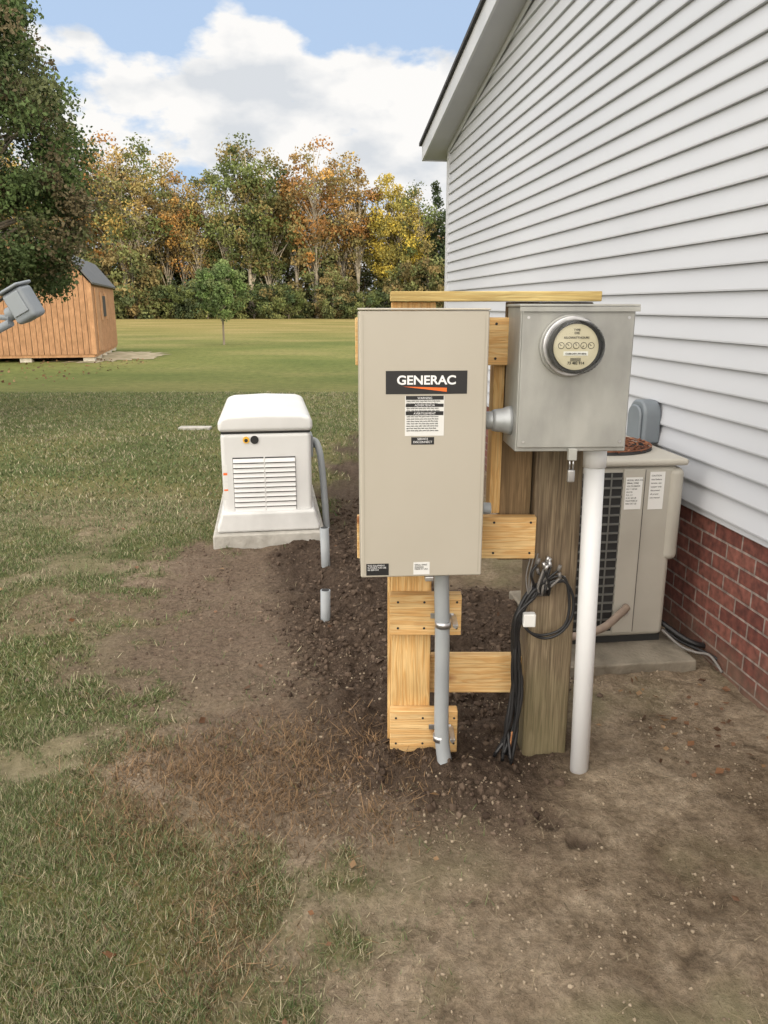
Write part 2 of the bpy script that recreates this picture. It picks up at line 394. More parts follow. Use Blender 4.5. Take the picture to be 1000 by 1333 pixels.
# ------------------------------------------------------------------ grass blades
def blades(n,x0,x1,y0,y1,h0,h1,wd,kind,pw=1.0):
    u=rng.random(n);y=y0+(y1-y0)*u**pw;x=x0+(x1-x0)*rng.random(n)
    d_,k_,b_,dr=masks(x,y)
    cl=sst(.3,.6,fbm(x*7,y*7,77))
    if kind=='green': p=(1-d_)*(.35+.65*cl)*(1-.6*dr)+.008*(1-k_)*sst(.45,.6,fbm(x*3,y*3,78))*2
    elif kind=='straw': p=.8*(1-k_*.8)
    else: p=dr*(.4+.6*cl)*(1-.5*k_)+.04*(1-d_)
    inwall=(x>1.2-.117*(y-2.67))
    sel=(rng.random(n)<p)&~inwall&(np.abs(x)<.60*y+.25)
    x=x[sel];y=y[sel];n=len(x);z=hgt(x,y)-.003
    h=h0+(h1-h0)*rng.random(n)**1.5
    a=rng.random(n)*2*np.pi;lean=rng.random(n)*(1.3 if kind=='green' else 2.2)
    if kind=='straw': lean=lean+6;h=h*.3
    dx=np.cos(a);dy=np.sin(a)
    b=rng.random(n)*2*np.pi;wx=np.cos(b)*wd*(.6+.8*rng.random(n));wy=np.sin(b)*wd*(.6+.8*rng.random(n))
    P=np.stack([x,y,z],-1)
    if kind=='straw': P[:,2]+=.006
    A=P+np.stack([wx,wy,0*x],-1)/2;B=P-np.stack([wx,wy,0*x],-1)/2
    T=P+np.stack([dx*h*lean,dy*h*lean,h*(.3 if kind=='straw' else 1)],-1)
    V=np.stack([A,B,T],1).reshape(-1,3);F=np.arange(3*n).reshape(n,3)
    t=rng.random(n)[:,None];f=np.clip(fbm(x*1.3,y*1.3,90)*2-.6,0,1)[:,None]
    if kind=='green':
        g=np.array([.075,.125,.04]);yv=np.array([.44,.39,.25]);gg=np.array([.21,.255,.105])
        c=g*(1-t)+gg*t;isy=(rng.random(n)<(.20+.4*f[:,0]))[:,None]
        c=np.where(isy,yv*(.45+.8*t),c)
    elif kind=='straw': c=np.array([.42,.34,.22])*(.4+.8*t)
    else:
        c=np.array([.30,.19,.10])*(.25+1.0*t)
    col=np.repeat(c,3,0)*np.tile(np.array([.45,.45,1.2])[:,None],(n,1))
    return V,F,col
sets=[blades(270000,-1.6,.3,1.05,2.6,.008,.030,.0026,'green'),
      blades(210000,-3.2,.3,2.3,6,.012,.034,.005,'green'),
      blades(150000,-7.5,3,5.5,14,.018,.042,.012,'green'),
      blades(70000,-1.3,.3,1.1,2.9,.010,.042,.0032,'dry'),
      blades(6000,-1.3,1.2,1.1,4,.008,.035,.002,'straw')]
Vs=[];Fs=[];Cs=[];o=0
for v,f,c in sets:
    Vs.append(v);Fs.append(f+o);Cs.append(c);o+=len(v)
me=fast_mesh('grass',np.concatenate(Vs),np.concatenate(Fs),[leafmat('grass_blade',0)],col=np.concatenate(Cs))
link(bpy.data.objects.new('grass',me))

# clods
import bmesh
bm=bmesh.new();bmesh.ops.create_icosphere(bm,subdivisions=1,radius=1)
IV=np.array([v.co[:] for v in bm.verts]);IF=np.array([[v.index for v in f.verts] for f in bm.faces]);bm.free()
def clods(n,x0,x1,y0,y1,s0,s1,fn,c0,c1,pw=4):
    x=x0+(x1-x0)*rng.random(n);y=y0+(y1-y0)*rng.random(n)
    sel=rng.random(n)<fn(x,y);x=x[sel];y=y[sel];n=len(x)
    s=s0+(s1-s0)*rng.random(n)**pw;z=hgt(x,y)+s*.1
    vv=IV[None]*(1+.6*(rng.random((n,12,1))-.5))*s[:,None,None]*(.6+.7*rng.random((n,1,3)))
    V=vv+np.stack([x,y,z],-1)[:,None]
    F=IF[None]+(np.arange(n)*12)[:,None,None]
    t=rng.random((n,1));c=np.array(c0)*(1-t)+np.array(c1)*t
    return V.reshape(-1,3),F.reshape(-1,3),np.repeat(c,12,0)
cl_=lambda x,y:.25+1.0*sst(.4,.6,fbm(x*3,y*3,55))
S=[clods(46000,-.95,1.0,2.0,6,.0015,.016,lambda x,y:masks(x,y)[1]*cl_(x,y),(.04,.028,.021),(.12,.087,.064),6),
   clods(18000,-1.3,1.3,1.2,3.2,.001,.006,lambda x,y:masks(x,y)[0]*(x<1.35-.117*(y-2.67))*cl_(x,y),(.14,.107,.075),(.33,.27,.195),5),
   clods(16000,-1.6,.4,1.95,5,.0015,.011,lambda x,y:masks(x,y)[2]*cl_(x,y),(.075,.053,.04),(.20,.15,.11),5)]
Vs=[];Fs=[];Cs=[];o=0
for v,f,c in S:
    Vs.append(v);Fs.append(f+o);Cs.append(c);o+=len(v)
m,nt,b=newmat('clod_mat');a=N(nt,'ShaderNodeAttribute',attribute_name='Col');nt.links.new(a.outputs['Color'],b.inputs['Base Color']);b.inputs['Roughness'].default_value=.95;b.inputs['Specular IOR Level'].default_value=.1
link(bpy.data.objects.new('soil_clods',fast_mesh('soil_clods',np.concatenate(Vs),np.concatenate(Fs),[m],col=np.concatenate(Cs))))

# leaf quads
def leaf_quads(P,size,cols,flat=None,aspect=.55):
    n=len(P);size=np.broadcast_to(size,(n,))
    a=rng.normal(size=(n,3));
    if flat is not None: a[:,2]*=flat
    a/=np.linalg.norm(a,axis=1)[:,None]
    b=rng.normal(size=(n,3));
    if flat is not None: b[:,2]*=flat
    b-=a*(a*b).sum(1)[:,None];b/=np.linalg.norm(b,axis=1)[:,None]
    s=size[:,None];c=np.cross(a,b)
    V=np.stack([P-a*s*.5,P+b*s*aspect*.5+c*s*.08,P+a*s*.5,P-b*s*aspect*.5+c*s*.08],1).reshape(-1,3)
    return V,np.arange(4*n).reshape(n,4),np.repeat(cols,4,0)
n=110
x=rng.uniform(-2.5,1.5,n);y=1.3+8*rng.random(n)**1.6
ok=x<1.25-.117*(y-2.67);x=x[ok];y=y[ok]
x2=rng.uniform(.95,1.40,45);y2=rng.uniform(2.2,2.95,45)
x=np.concatenate([x,x2,[-.08,-.12]]);y=np.concatenate([y,y2,[2.28,2.31]]);n=len(x)
P=np.stack([x,y,hgt(x,y)+.012],-1)
pal=np.array([[.20,.10,.05],[.13,.07,.04],[.27,.17,.09],[.09,.05,.03],[.22,.12,.07]])
V,F,c=leaf_quads(P,rng.uniform(.015,.042,n),pal[rng.integers(0,5,n)],flat=.25,aspect=.7)
n=350;xs=rng.uniform(-12,-6.5,n);ys=rng.uniform(15,23,n)
P2=np.stack([xs,ys,np.full(n,.02)],-1);V2,F2,c2=leaf_quads(P2,rng.uniform(.05,.10,n),pal[rng.integers(0,5,n)],flat=.25,aspect=.7)
link(bpy.data.objects.new('fallen_leaves',fast_mesh('fallen_leaves',np.concatenate([V,V2]),np.concatenate([F,F2+len(V)]),[M_leaf],col=np.concatenate([c,c2]))))

# ------------------------------------------------------------------ HOUSE
house=empty('siding_house',(1.475,2.67,0),R(6.75))
SL=.165;YE=6.47;ZE=3.13;ZR=ZE+SL*YE
M_siding=mat('vinyl_siding',(.49,.505,.535),(.545,.56,.59),1.6,.5,stretch=(1,.3,1))
V=[];F=[]
z=.645;ch=.1016
while z<ZR:
    z1=z+ch
    def yl(zz): return YE if zz<=ZE else max(0,YE-(zz-ZE)/SL)
    k=len(V)
    pr=[(-.001,z),(-.022,z),(-.023,z+.007),(-.0045,z+ch-.004),(-.001,z1)]
    for xx,zz in pr:
        yy=yl(zz);V.append((xx,-yy,zz));V.append((xx,yy,zz))
    for j in range(4): F.append((k+2*j,k+2*j+1,k+2*j+3,k+2*j+2))
    z=z1
obj_from('siding',V,F,M_siding,house)
prism_x('gable_wall',[(-YE,.0),(YE,.0),(YE,ZE),(0,ZR),(-YE,ZE)],.03,12,mat('sheathing',(.6,.6,.6)),house)
m,nt,b=newmat('brick_mat');L=nt.links
tc=N(nt,'ShaderNodeTexCoord');sp=N(nt,'ShaderNodeSeparateXYZ');cb=N(nt,'ShaderNodeCombineXYZ')
L.new(tc.outputs['Object'],sp.inputs[0]);L.new(sp.outputs[1],cb.inputs[0]);L.new(sp.outputs[2],cb.inputs[1])
br=N(nt,'ShaderNodeTexBrick');br.inputs['Scale'].default_value=1
br.inputs['Brick Width'].default_value=.205;br.inputs['Row Height'].default_value=.068;br.inputs['Mortar Size'].default_value=.0055;br.inputs['Mortar Smooth'].default_value=.25
br.inputs['Color1'].default_value=(.12,.036,.026,1);br.inputs['Color2'].default_value=(.21,.08,.058,1);br.inputs['Mortar'].default_value=(.27,.225,.195,1)
L.new(cb.outputs[0],br.inputs['Vector'])
no=N(nt,'ShaderNodeTexNoise');no.inputs['Scale'].default_value=28;no.inputs['Detail'].default_value=6;L.new(tc.outputs['Object'],no.inputs['Vector'])
rp=N(nt,'ShaderNodeValToRGB');rp.color_ramp.elements[0].position=.3;rp.color_ramp.elements[1].position=.7;rp.color_ramp.elements[0].color=(.5,.48,.48,1);rp.color_ramp.elements[1].color=(1.3,1.25,1.25,1)
L.new(no.outputs['Fac'],rp.inputs[0]);mm=N(nt,'ShaderNodeMix',data_type='RGBA',blend_type='MULTIPLY');mm.inputs[0].default_value=1
L.new(br.outputs['Color'],mm.inputs[6]);L.new(rp.outputs[0],mm.inputs[7])
n5=N(nt,'ShaderNodeTexNoise');n5.inputs['Scale'].default_value=9;n5.inputs['Detail'].default_value=5;L.new(tc.outputs['Object'],n5.inputs['Vector'])
z5=N(nt,'ShaderNodeMath',operation='MULTIPLY_ADD');z5.inputs[1].default_value=.35;L.new(n5.outputs['Fac'],z5.inputs[0]);L.new(sp.outputs[2],z5.inputs[2])
r5=N(nt,'ShaderNodeMapRange');r5.inputs[1].default_value=.12;r5.inputs[2].default_value=.34;r5.inputs[3].default_value=.6;r5.inputs[4].default_value=0;L.new(z5.outputs[0],r5.inputs[0])
m5=N(nt,'ShaderNodeMix',data_type='RGBA');m5.inputs[7].default_value=(.17,.125,.085,1);L.new(r5.outputs[0],m5.inputs[0]);L.new(mm.outputs[2],m5.inputs[6])
L.new(m5.outputs[2],b.inputs['Base Color'])
b.inputs['Roughness'].default_value=.9
hh=N(nt,'ShaderNodeMath',operation='MULTIPLY_ADD');hh.inputs[1].default_value=-1;L.new(br.outputs['Fac'],hh.inputs[0]);
nn=N(nt,'ShaderNodeMath',operation='MULTIPLY');nn.inputs[1].default_value=.4;L.new(no.outputs['Fac'],nn.inputs[0]);L.new(nn.outputs[0],hh.inputs[2])
bp=N(nt,'ShaderNodeBump');bp.inputs['Strength'].default_value=.9;bp.inputs['Distance'].default_value=.006;L.new(hh.outputs[0],bp.inputs['Height']);L.new(bp.outputs[0],b.inputs['Normal'])
box('brick_foundation',.004,.028,-YE,YE,-.1,.643,m,house)
box('starter_trim',-.012,.003,-YE,YE,.618,.6445,M_siding,house)
M_trim=mat('trim_white',(.50,.515,.54),(.56,.57,.59),3,.5)
box('corner_post',-.028,.06,YE-.07,YE+.022,.62,ZE,M_trim,house)
OV=.235;EO=.30;T=YE+EO
zt=ZE-SL*EO
M_soffit=mat('soffit',(.43,.44,.47),(.47,.48,.51),2,.6)
M_shing=mat('shingles',(.035,.035,.04),(.07,.07,.075),30,.95,0,.5,60)
for sg in (1,-1):
    prism_x('soffit',[(sg*T,zt),(0,ZR+.0),(0,ZR+.012),(sg*T,zt+.012)],-OV,0.0,M_soffit,house)
    prism_x('rake_fascia',[(sg*(T+.0),zt-.012),(0,ZR-.012),(0,ZR+.15),(sg*T,zt+.15)],-OV-.022,-OV-.001,M_trim,house)
    box('eave_soffit',.0,12.3,min(sg*(YE+.02),sg*T),max(sg*(YE+.02),sg*T),zt-.002,zt+.01,M_soffit,house)
    box('eave_fascia',-OV-.02,12.3,min(sg*(T+.002),sg*(T+.022)),max(sg*(T+.002),sg*(T+.022)),zt-.012,zt+.15,M_trim,house)
    e=.045
    prism_x('roof_slope',[(sg*(T+e),zt+.152-SL*e),(0,ZR+.152),(0,ZR+.185),(sg*(T+e),zt+.185-SL*e)],-OV-.05,12.3,M_shing,house)
    prism_x('frieze',[(sg*YE,ZE-.05),(0,ZR-.05),(0,ZR-.001),(sg*YE,ZE-.001)],-.033,-.0245,M_trim,house)
dis=empty('ac_disconnect_box',(0,0,0));dis.parent=house
M_grbox=mat('grey_box',(.14,.16,.18),(.17,.195,.215),5,.5)
dy=-.07
rp_=lambda y0,y1,z0,z1,r:[(y0,z0),(y1,z0)]+[(y1-r+r*math.cos(a),z1-r+r*math.sin(a)) for a in np.linspace(0,math.pi/2,6)]+[(y0+r+r*math.cos(a),z1-r+r*math.sin(a)) for a in np.linspace(math.pi/2,math.pi,6)]
prism_x('disconnect_body',rp_(1.045,1.225,.855,1.06,.07),-.105,-.018,M_grbox,dis,bevel=.014,seg=3)
prism_x('disconnect_lid',rp_(1.065,1.205,.87,1.035,.055),-.120,-.104,M_grbox,dis,bevel=.008,seg=3)
tube('disconnect_whip',[(-.05,1.13,.86),(-.06,1.12,.78),(-.09,1.0,.72)],.012,M_grbox,dis,10,6)

# ------------------------------------------------------------------ TRANSFER SWITCH
ts=empty('transfer_switch_cabinet',(-.068,2.15,.727),R(4))
W_,D_,H_=.358,.17,.762
M_bside=mat('beige_side',(.36,.33,.27),(.38,.35,.29),3,.45)
box('cabinet_body',.003,W_-.003,.02,D_,.003,H_-.004,M_beige,ts,.003)
box('cabinet_cover',0,W_,0,.019,.0,H_,M_beige,ts,.005,3)
box('cover_edge_groove',.0105,.0125,-.0006,.0002,.012,H_-.012,M_bside,ts);box('cover_edge_groove',W_-.0125,W_-.0105,-.0006,.0002,.012,H_-.012,M_bside,ts)
box('cover_top_lip',-.002,W_+.002,-.003,.06,H_+.0005,H_+.006,M_beige,ts,.002)
def lab(name,a,bx,z0,z1,mt,y=-.0008,par=ts):
    return box(name,a,bx,y,y+.0006,z0,z1,mt,par)
def text(name,s,x,z,size,mt,y,par,off=0,ax='LEFT',sx=1,rz=0,sp=1):
    c=bpy.data.curves.new(name,'FONT');c.body=s;c.size=size;c.extrude=.0002;c.offset=off;c.align_x=ax;c.space_line=sp
    c.materials.append(mt);o=bpy.data.objects.new(name,c);link(o,par);o.location=(x,y,z);o.rotation_euler=(R(90),0,rz);o.scale=(sx,1,1);return o
ZB=-.727
lab('brand_plate',.073,.300,1.264+ZB,1.328+ZB,M_black)
text('brand_text','GENERAC',.186,1.291+ZB,.034,M_textw,-.0015,ts,.0009,'CENTER',1.08)
obj_from('brand_swoosh',[(.12,-.0014,1.285+ZB),(.243,-.0014,1.281+ZB),(.243,-.0014,1.270+ZB)],[(0,1,2)],M_orange,ts)
lab('warning_label',.127,.237,1.147+ZB,1.259+ZB,M_label)
for z0,z1,s in ((1.248,1.259,'WARNING'),(1.228,1.237,'ADVERTENCIA'),(1.205,1.216,'AVERTISSEMENT')):
    lab('label_header',.129,.235,z0+ZB,z1+ZB,M_black,-.0012)
    text('label_header_text',s,.182,z0+.0022+ZB,.0085,M_textw,-.0019,ts,0,'CENTER')
for z0,nl in ((1.243,2),(1.223,2),(1.200,7)):
    t='\n'.join(' '.join('abcdefghilmnoprstu'[random.randrange(18)]*1+'aeiou'[random.randrange(5)]+'ntrslm'[random.randrange(6)]*1+'eo'[random.randrange(2)] for _ in range(8)) for _ in range(nl))
    text('label_small_text',t,.131,z0+ZB,.0055,M_textb,-.0014,ts,.0001,'LEFT',1,0,1.2)
lab('label_strip',.145,.21,1.122+ZB,1.143+ZB,M_black);text('strip_text','SERVICE\nDISCONNECT',.1775,1.135+ZB,.0085,M_textw,-.0014,ts,0,'CENTER')
lab('black_tag',.016,.082,.732+ZB+.002,.770+ZB,M_black)
text('tag_text','THIS EQUIPMENT\nSUITABLE FOR USE\nAS SERVICE',.02,.762+ZB,.0065,M_textw,-.0014,ts)
lab('white_tag',.155,.203,.734+ZB,.772+ZB,M_label);text('tag_text2','SERIAL 00937\n||||||||||||||||\nMADE IN USA',.158,.762+ZB,.0065,M_textb,-.0014,ts)
box('latch_hasp',.19,.215,-.006,0.018,-.014,-.0005,M_steel,ts,.002)
cond=empty('grey_conduit')
tube('conduit_pipe',[(.178,2.27,.74),(.180,2.268,.64),(.184,2.262,.5),(.186,2.262,.3),(.188,2.26,.16),(.198,2.25,.06),(.218,2.225,-.05)],.0235,M_pvcgrey,cond,20,8)
tube('conduit_coupling',[(.178,2.27,.745),(.179,2.269,.70)],.029,M_pvcgrey,cond,20)
for zz in (.535,.135):
    tube('strap',[(.186,2.262,zz-.01),(.186,2.262,zz+.01)],.0262,M_steel,cond,20)
    box('strap_foot',.150,.225,2.323,2.3275,zz-.009,zz+.009,M_steel,cond,.001)
    box('strap_bolt',.215,.232,2.24,2.325,zz-.005,zz+.005,M_steel,cond,.002)
    disc_cyl('strap_screw',(.222,2.235,zz),(0,1,0),.006,.01,M_steel,cond,12)

# ------------------------------------------------------------------ METER BOX
mb=empty('meter_box',(.372,2.165,1.10),R(2))
w,dp,h=.316,.19,.40
box('box_body',0,w,.004,dp,0,h-.002,M_galv,mb,.003)
box('box_cover',.004,w-.004,-.004,.0035,.012,h-.012,M_galv,mb,.003)
box('top_hood',-.006,w+.006,-.014,dp+.004,h-.0015,h+.006,M_galv,mb,.002)
box('hood_lip',-.006,w+.006,-.0145,-.012,h-.014,h-.002,M_galv,mb,.0005)
cx,cz=.135,.295
disc_cyl('meter_ring_base',(cx,.0,cz),(0,-1,0),.084,.022,M_galv,mb,48,.003)
disc_cyl('meter_ring',(cx,-.0222,cz),(0,-1,0),.080,.018,M_steel,mb,48,.003)
disc_cyl('meter_body',(cx,-.0405,cz),(0,-1,0),.069,.03,mat('meter_dark',(.04,.04,.04),None,rough=.4),mb,48,.002)
M_cream=mat('dial_cream',(.52,.47,.34),(.58,.53,.40),20,.5)
disc_cyl('meter_dial_plate',(cx,-.0705,cz),(0,-1,0),.060,.004,M_cream,mb,48)
for k in range(5):
    ax=cx-.040+k*.020;disc_cyl('dial',(ax,-.0746,cz+.004),(0,-1,0),.0088,.0006,M_textb,mb,20);disc_cyl('dial_in',(ax,-.0753,cz+.004),(0,-1,0),.0072,.0005,M_cream,mb,20)
    an=random.random()*6;tube('hand',[(ax,-.0762,cz+.004),(ax+.006*math.cos(an),-.0762,cz+.004+.006*math.sin(an))],.0009,M_textb,mb,6)
box('dial_window',cx-.033,cx+.033,-.0756,-.0747,cz-.022,cz-.011,M_label,mb)
text('dial_text','KILOWATTHOURS',cx,cz+.022,.008,M_textb,-.0757,mb,.0001,'CENTER');text('dial_text2','CL200 240V 3W 60Hz',cx,cz-.019,.006,M_textb,-.0765,mb,.0001,'CENTER')
text('dial_text3','|||||||||||\n 73 482 914',cx,cz-.035,.010,M_textb,-.0757,mb,.0002,'CENTER');text('dial_text4','TYPE\nD4S',cx,cz+.042,.008,M_textb,-.0757,mb,.0001,'CENTER')
m,nt,b=newmat('meter_glass');tr=N(nt,'ShaderNodeBsdfTransparent');tr.inputs[0].default_value=(.94,.95,.93,1);gl=N(nt,'ShaderNodeBsdfGlossy');gl.inputs['Roughness'].default_value=.04
fr=N(nt,'ShaderNodeFresnel');fr.inputs[0].default_value=1.3
ms=N(nt,'ShaderNodeMixShader');nt.links.new(fr.outputs[0],ms.inputs[0]);nt.links.new(tr.outputs[0],ms.inputs[1]);nt.links.new(gl.outputs[0],ms.inputs[2]);nt.links.new(ms.outputs[0],nt.nodes['Material Output'].inputs[0])
P=[(cx,-.041,cz),(cx,-.10,cz),(cx,-.112,cz),(cx,-.118,cz),(cx,-.120,cz)]
Vt,Ft=tube_arr(P,[.072,.070,.066,.05,.001],48)
obj_from('meter_glass_cover',Vt,Ft,m,mb,smooth=True)
box('lock_tab',.148,.172,-.022,-.004,-.022,.012,M_galv,mb,.002)
tube('lock_shackle',[(.155,-.012,-.018),(.155,-.012,-.05),(.165,-.012,-.05),(.165,-.012,-.018)],.0025,M_steel,mb,8)
box('lock_body',.150,.170,-.02,-.006,-.085,-.05,M_steel,mb,.003)
for sx_ in (.02,w-.02):
    for sz_ in (.03,h-.03): disc_cyl('cover_screw',(sx_,-.0038,sz_),(0,-1,0),.004,.002,M_steel,mb,10)
nip=empty('conduit_nipple')
tube('nipple',[(.272,2.25,1.178),(.375,2.25,1.178)],.026,M_galvpipe,nip,20)
tube('hub',[(.315,2.25,1.178),(.325,2.25,1.178),(.345,2.25,1.178),(.358,2.25,1.178),(.3715,2.25,1.178)],[.030,.033,.035,.041,.043],M_galvpipe,nip,20)
tube('lower_nipple',[(.276,2.28,.905),(.32,2.28,.905),(.325,2.28,.905)],[.018,.018,.017],M_pvcgrey,nip,16)
ri=empty('white_conduit')
tube('riser_pipe',[(.661,2.302,-.1),(.636,2.30,1.098)],.0305,M_pvcwhite,ri,28)
tube('riser_collar',[(.6375,2.30,1.03),(.636,2.30,1.0985)],.0345,M_pvcwhite,ri,28)

# ------------------------------------------------------------------ POSTS AND FRAME
fr_=empty('wooden_post_frame')
box('new_post',.022,.155,2.372,2.505,-.1,1.512,M_pineZ,fr_,.004)
pg=[(.478,2.372),(.632,2.385),(.628,2.52),(.474,2.51)]
vv=[(a,b_,-.1) for a,b_ in pg]+[(a-.006,b_,1.512) for a,b_ in pg]
obj_from('old_post',vv,[(3,2,1,0),(4,5,6,7),(0,1,5,4),(1,2,6,5),(2,3,7,6),(3,0,4,7)],M_oldZ,fr_,bevel=.006,seg=2)
box('top_rail',-.085,.465,2.333,2.3705,1.33,1.468,M_pineX,fr_,.003)
box('middle_rail',-.085,.478,2.333,2.3705,.726,.862,M_pineX,fr_,.003)
box('lower_rail',.156,.474,2.44,2.478,.20,.338,M_pineX,fr_,.003)
box('upper_block',.018,.250,2.329,2.3705,.465,.603,M_pineX,fr_,.003)
box('lower_block',.020,.247,2.329,2.3705,.035,.190,M_pineX,fr_,.003)
box('top_cap_board',.018,.632,2.325,2.465,1.5135,1.542,wood('cap',(.55,.43,.18),(.46,.33,.12),'x'),fr_,.003)
box('back_stud',.333,.366,2.372,2.46,.865,1.329,M_pineZ,fr_,.002)
box('back_board',.370,.468,2.40,2.438,.70,1.5125,M_oldZ2,fr_,.002)
box('side_cleat',.012,.0215,2.38,2.47,.05,.7,M_pineZ,fr_,.002)
for (a,z) in ((.045,.49),(.045,.58),(.13,.49),(.13,.58),(.235,.49),(.235,.58),(.04,.07),(.04,.165),(.13,.07),(.13,.165),(.235,.07),(.235,.165)):
    disc_cyl('screw',(a,2.3292,z),(0,-1,0),.004,.0015,M_dark,fr_,10)
for (a,z) in ((.46,.745),(.46,.845),(.345,.845),(.345,.745),(.33,1.45),(.33,1.35)):
    disc_cyl('screw',(a,2.3332,z),(0,-1,0),.004,.0015,M_dark,fr_,10)
wi=empty('loose_wire_bundle')
M_wg=mat('wire_grey',(.16,.15,.14),None,rough=.5)
for k in range(11):
    j=lambda s=.012:random.uniform(-s,s)
    tube('wire',[(.51+j(.02),2.355+j(.006),.63+j(.03)),(.475+j(),2.34+j(.01),.60+j(.025)),(.437+j(),2.335+j(),.53+j()),(.435+j(),2.34+j(),.40+j()),(.445+j(.016),2.34+j(),.28+j()),(.43+j(.018),2.33+j(),.15+j()),(.405+j(.03),2.315+j(.02),.02+j(.02))],.0062,M_black,wi,8,8)
for q in (0,.012):
    tube('wire_loop',[(.49,2.345,.60),(.53,2.335,.645+q),(.575,2.335,.65+q),(.607-q,2.335,.60),(.607-q,2.33,.53),(.575,2.33,.475+q),(.525,2.335,.452+q),(.475,2.33,.475),(.44,2.335,.52)],.0048,M_black,wi,8,8)
for k in range(12):
    a=.49+random.uniform(0,.05);e=(.49+random.uniform(-.01,.10),2.338+random.uniform(-.012,.01),.66+random.uniform(-.03,.06))
    mt=M_wg if k%3==0 else M_black
    tube('wire_tail',[(a,2.352,.595),((a+e[0])/2+j(.03),2.332,(.595+e[2])/2+j(.02)),e],.0042,mt,wi,8,6)
    tube('wire_connector',[e,(e[0]+j(.01),e[1],e[2]+.018)],.006,M_steel if k%2 else M_wg,wi,8)
for k in range(3):
    tube('ground_wire',[(.47+.01*k,2.345,.74),(.455+.01*k,2.34,.66),(.47,2.335,.58)],.0025,M_wg,wi,8,6)
box('wire_nut_box',.448,.488,2.31,2.338,.50,.545,M_label,wi,.004)
tube('copper_ground',[(.43,2.32,.12),(.425,2.31,.05),(.44,2.30,-.02)],.003,mat('copper',(.4,.18,.08),None,rough=.5,metal=.5),wi,8,6)

# ------------------------------------------------------------------ GENERATOR
gn=empty('standby_generator',(-.755,4.90,0),R(8.5));gn.scale=(.965,.98,.98)
box('concrete_pad',-.375,.375,-.09,1.35,-.06,.075,M_conc,gn,.012)
prism_y('base_skirt',[(-.345,.076),(.345,.076),(.345,.115),(.33,.15),(.318,.19),(.315,.215),(-.315,.215),(-.318,.19),(-.33,.15),(-.345,.115)],-.045,1.26,M_whitebase,gn,.02,3)
box('housing',-.298,.298,.0,1.20,.19,.735,M_white,gn,.03,4)
box('lid_gap',-.292,.292,.006,1.19,.730,.742,M_dark,gn)
prism_y('lid',[(-.31,.742),(.31,.742),(.31,.80),(.298,.835),(.24,.853),(0,.862),(-.24,.853),(-.298,.835),(-.31,.80)],-.014,1.215,M_white,gn,.028,4)
M_lrec=mat('louver_shadow',(.07,.07,.07),None,rough=.8)
box('louver_recess',-.225,.19,-.003,.004,.205,.575,M_lrec,gn)
for k in range(11):
    z0=.212+k*.0328
    for a,bq in ((-.222,-.02),(-.012,.187)):
        obj_from('louver',[(a,-.004,z0+.026),(bq,-.004,z0+.026),(bq,-.019,z0+.003),(a,-.019,z0+.003),(a,-.004,z0-.002),(bq,-.004,z0-.002)],[(0,1,2,3),(3,2,5,4),(0,3,4),(1,5,2)],M_white,gn)
box('louver_mullion',-.021,-.011,-.012,0,.205,.575,M_white,gn)
for a,r_ in ((-.13,.022),(-.075,.027)):
    disc_cyl('round_plug',(a,-.001,.690),(0,-1,0),r_,.006,M_black if a>-.1 else M_yellow,gn,24)
disc_cyl('plug_core',(-.13,-.0075,.687),(0,-1,0),.012,.001,M_black,gn,16)
for z0 in (.30,.36,.42,.48):
    box('side_sticker',-.290,-.262,-.0012,-.0004,z0,z0+.05,M_label,gn);
box('sticker_red',-.289,-.263,-.0022,-.0014,.46,.475,M_orange,gn);box('sticker_red',-.289,-.263,-.0022,-.0014,.355,.365,M_orange,gn)
for e_ in range(2):
    tube('side_conduit',[(.295,.42,.60-e_*.03),(.345,.40,.605-e_*.03),(.37,.36,.56),(.385,.30,.45),(.40,.25,.2),(.41,.22,-.05)],.024-.006*e_,M_pvcgrey,gn,14,6)
box('side_junction',.298,.33,.33,.50,.50,.66,M_pvcgrey,gn,.01)
st=empty('conduit_stub',(-.335,4.26,0));tube('stub_pipe',[(0,0,-.1),(-.008,.01,.27)],.026,M_pvcgrey,st,20);tube('stub_bore',[(-.008,.01,.262),(-.008,.01,.2715)],.021,M_dark,st,20)
st=empty('conduit_stub',(-.288,3.52,0));tube('stub_pipe',[(0,0,-.1),(.004,.006,.17)],.024,M_pvcgrey,st,20);tube('stub_bore',[(.004,.006,.165),(.004,.006,.1715)],.019,M_dark,st,20)

# ------------------------------------------------------------------ AC UNIT
ac=empty('air_conditioner_unit',(.965,3.2,0),R(6.75))
box('concrete_pad',-.215,.36,-.20,.72,-.05,.032,M_concd,ac,.01)
box('feet_shadow_base',-.165,.29,.02,.60,.0325,.065,M_dark,ac)
box('casing',-.185,.295,.0,.62,.065,.845,M_acbeige,ac,.025,4)
box('side_cover',.255,.325,-.012,.60,.42,.835,M_acbeige,ac,.03,4)
box('top_cover',-.195,.332,-.016,.635,.8455,.875,M_acbeige,ac,.012,3)
box('grille_recess',-.172,.045,-.004,.012,.10,.82,M_dark,ac)
M_grille=mat('grille_grey',(.12,.12,.11),None,rough=.6)
for k in range(18):
    z0=.112+k*.04;box('grille_bar',-.172,.044,-.012,-.005,z0,z0+.008,M_grille,ac)
for k in range(3):
    a=-.15+k*.07;box('grille_upright',a,a+.006,-.016,-.0125,.10,.82,M_grille,ac)
box('panel_seam',.145,.149,-.0015,.0,.09,.83,M_dark,ac)
box('service_panel',.048,.144,-.010,-.0005,.09,.835,M_acbeige,ac,.004)
box('paper_label',.058,.132,-.0115,-.0105,.66,.80,M_label,ac);box('paper_label',.168,.235,-.0025,-.0012,.655,.82,M_label,ac)
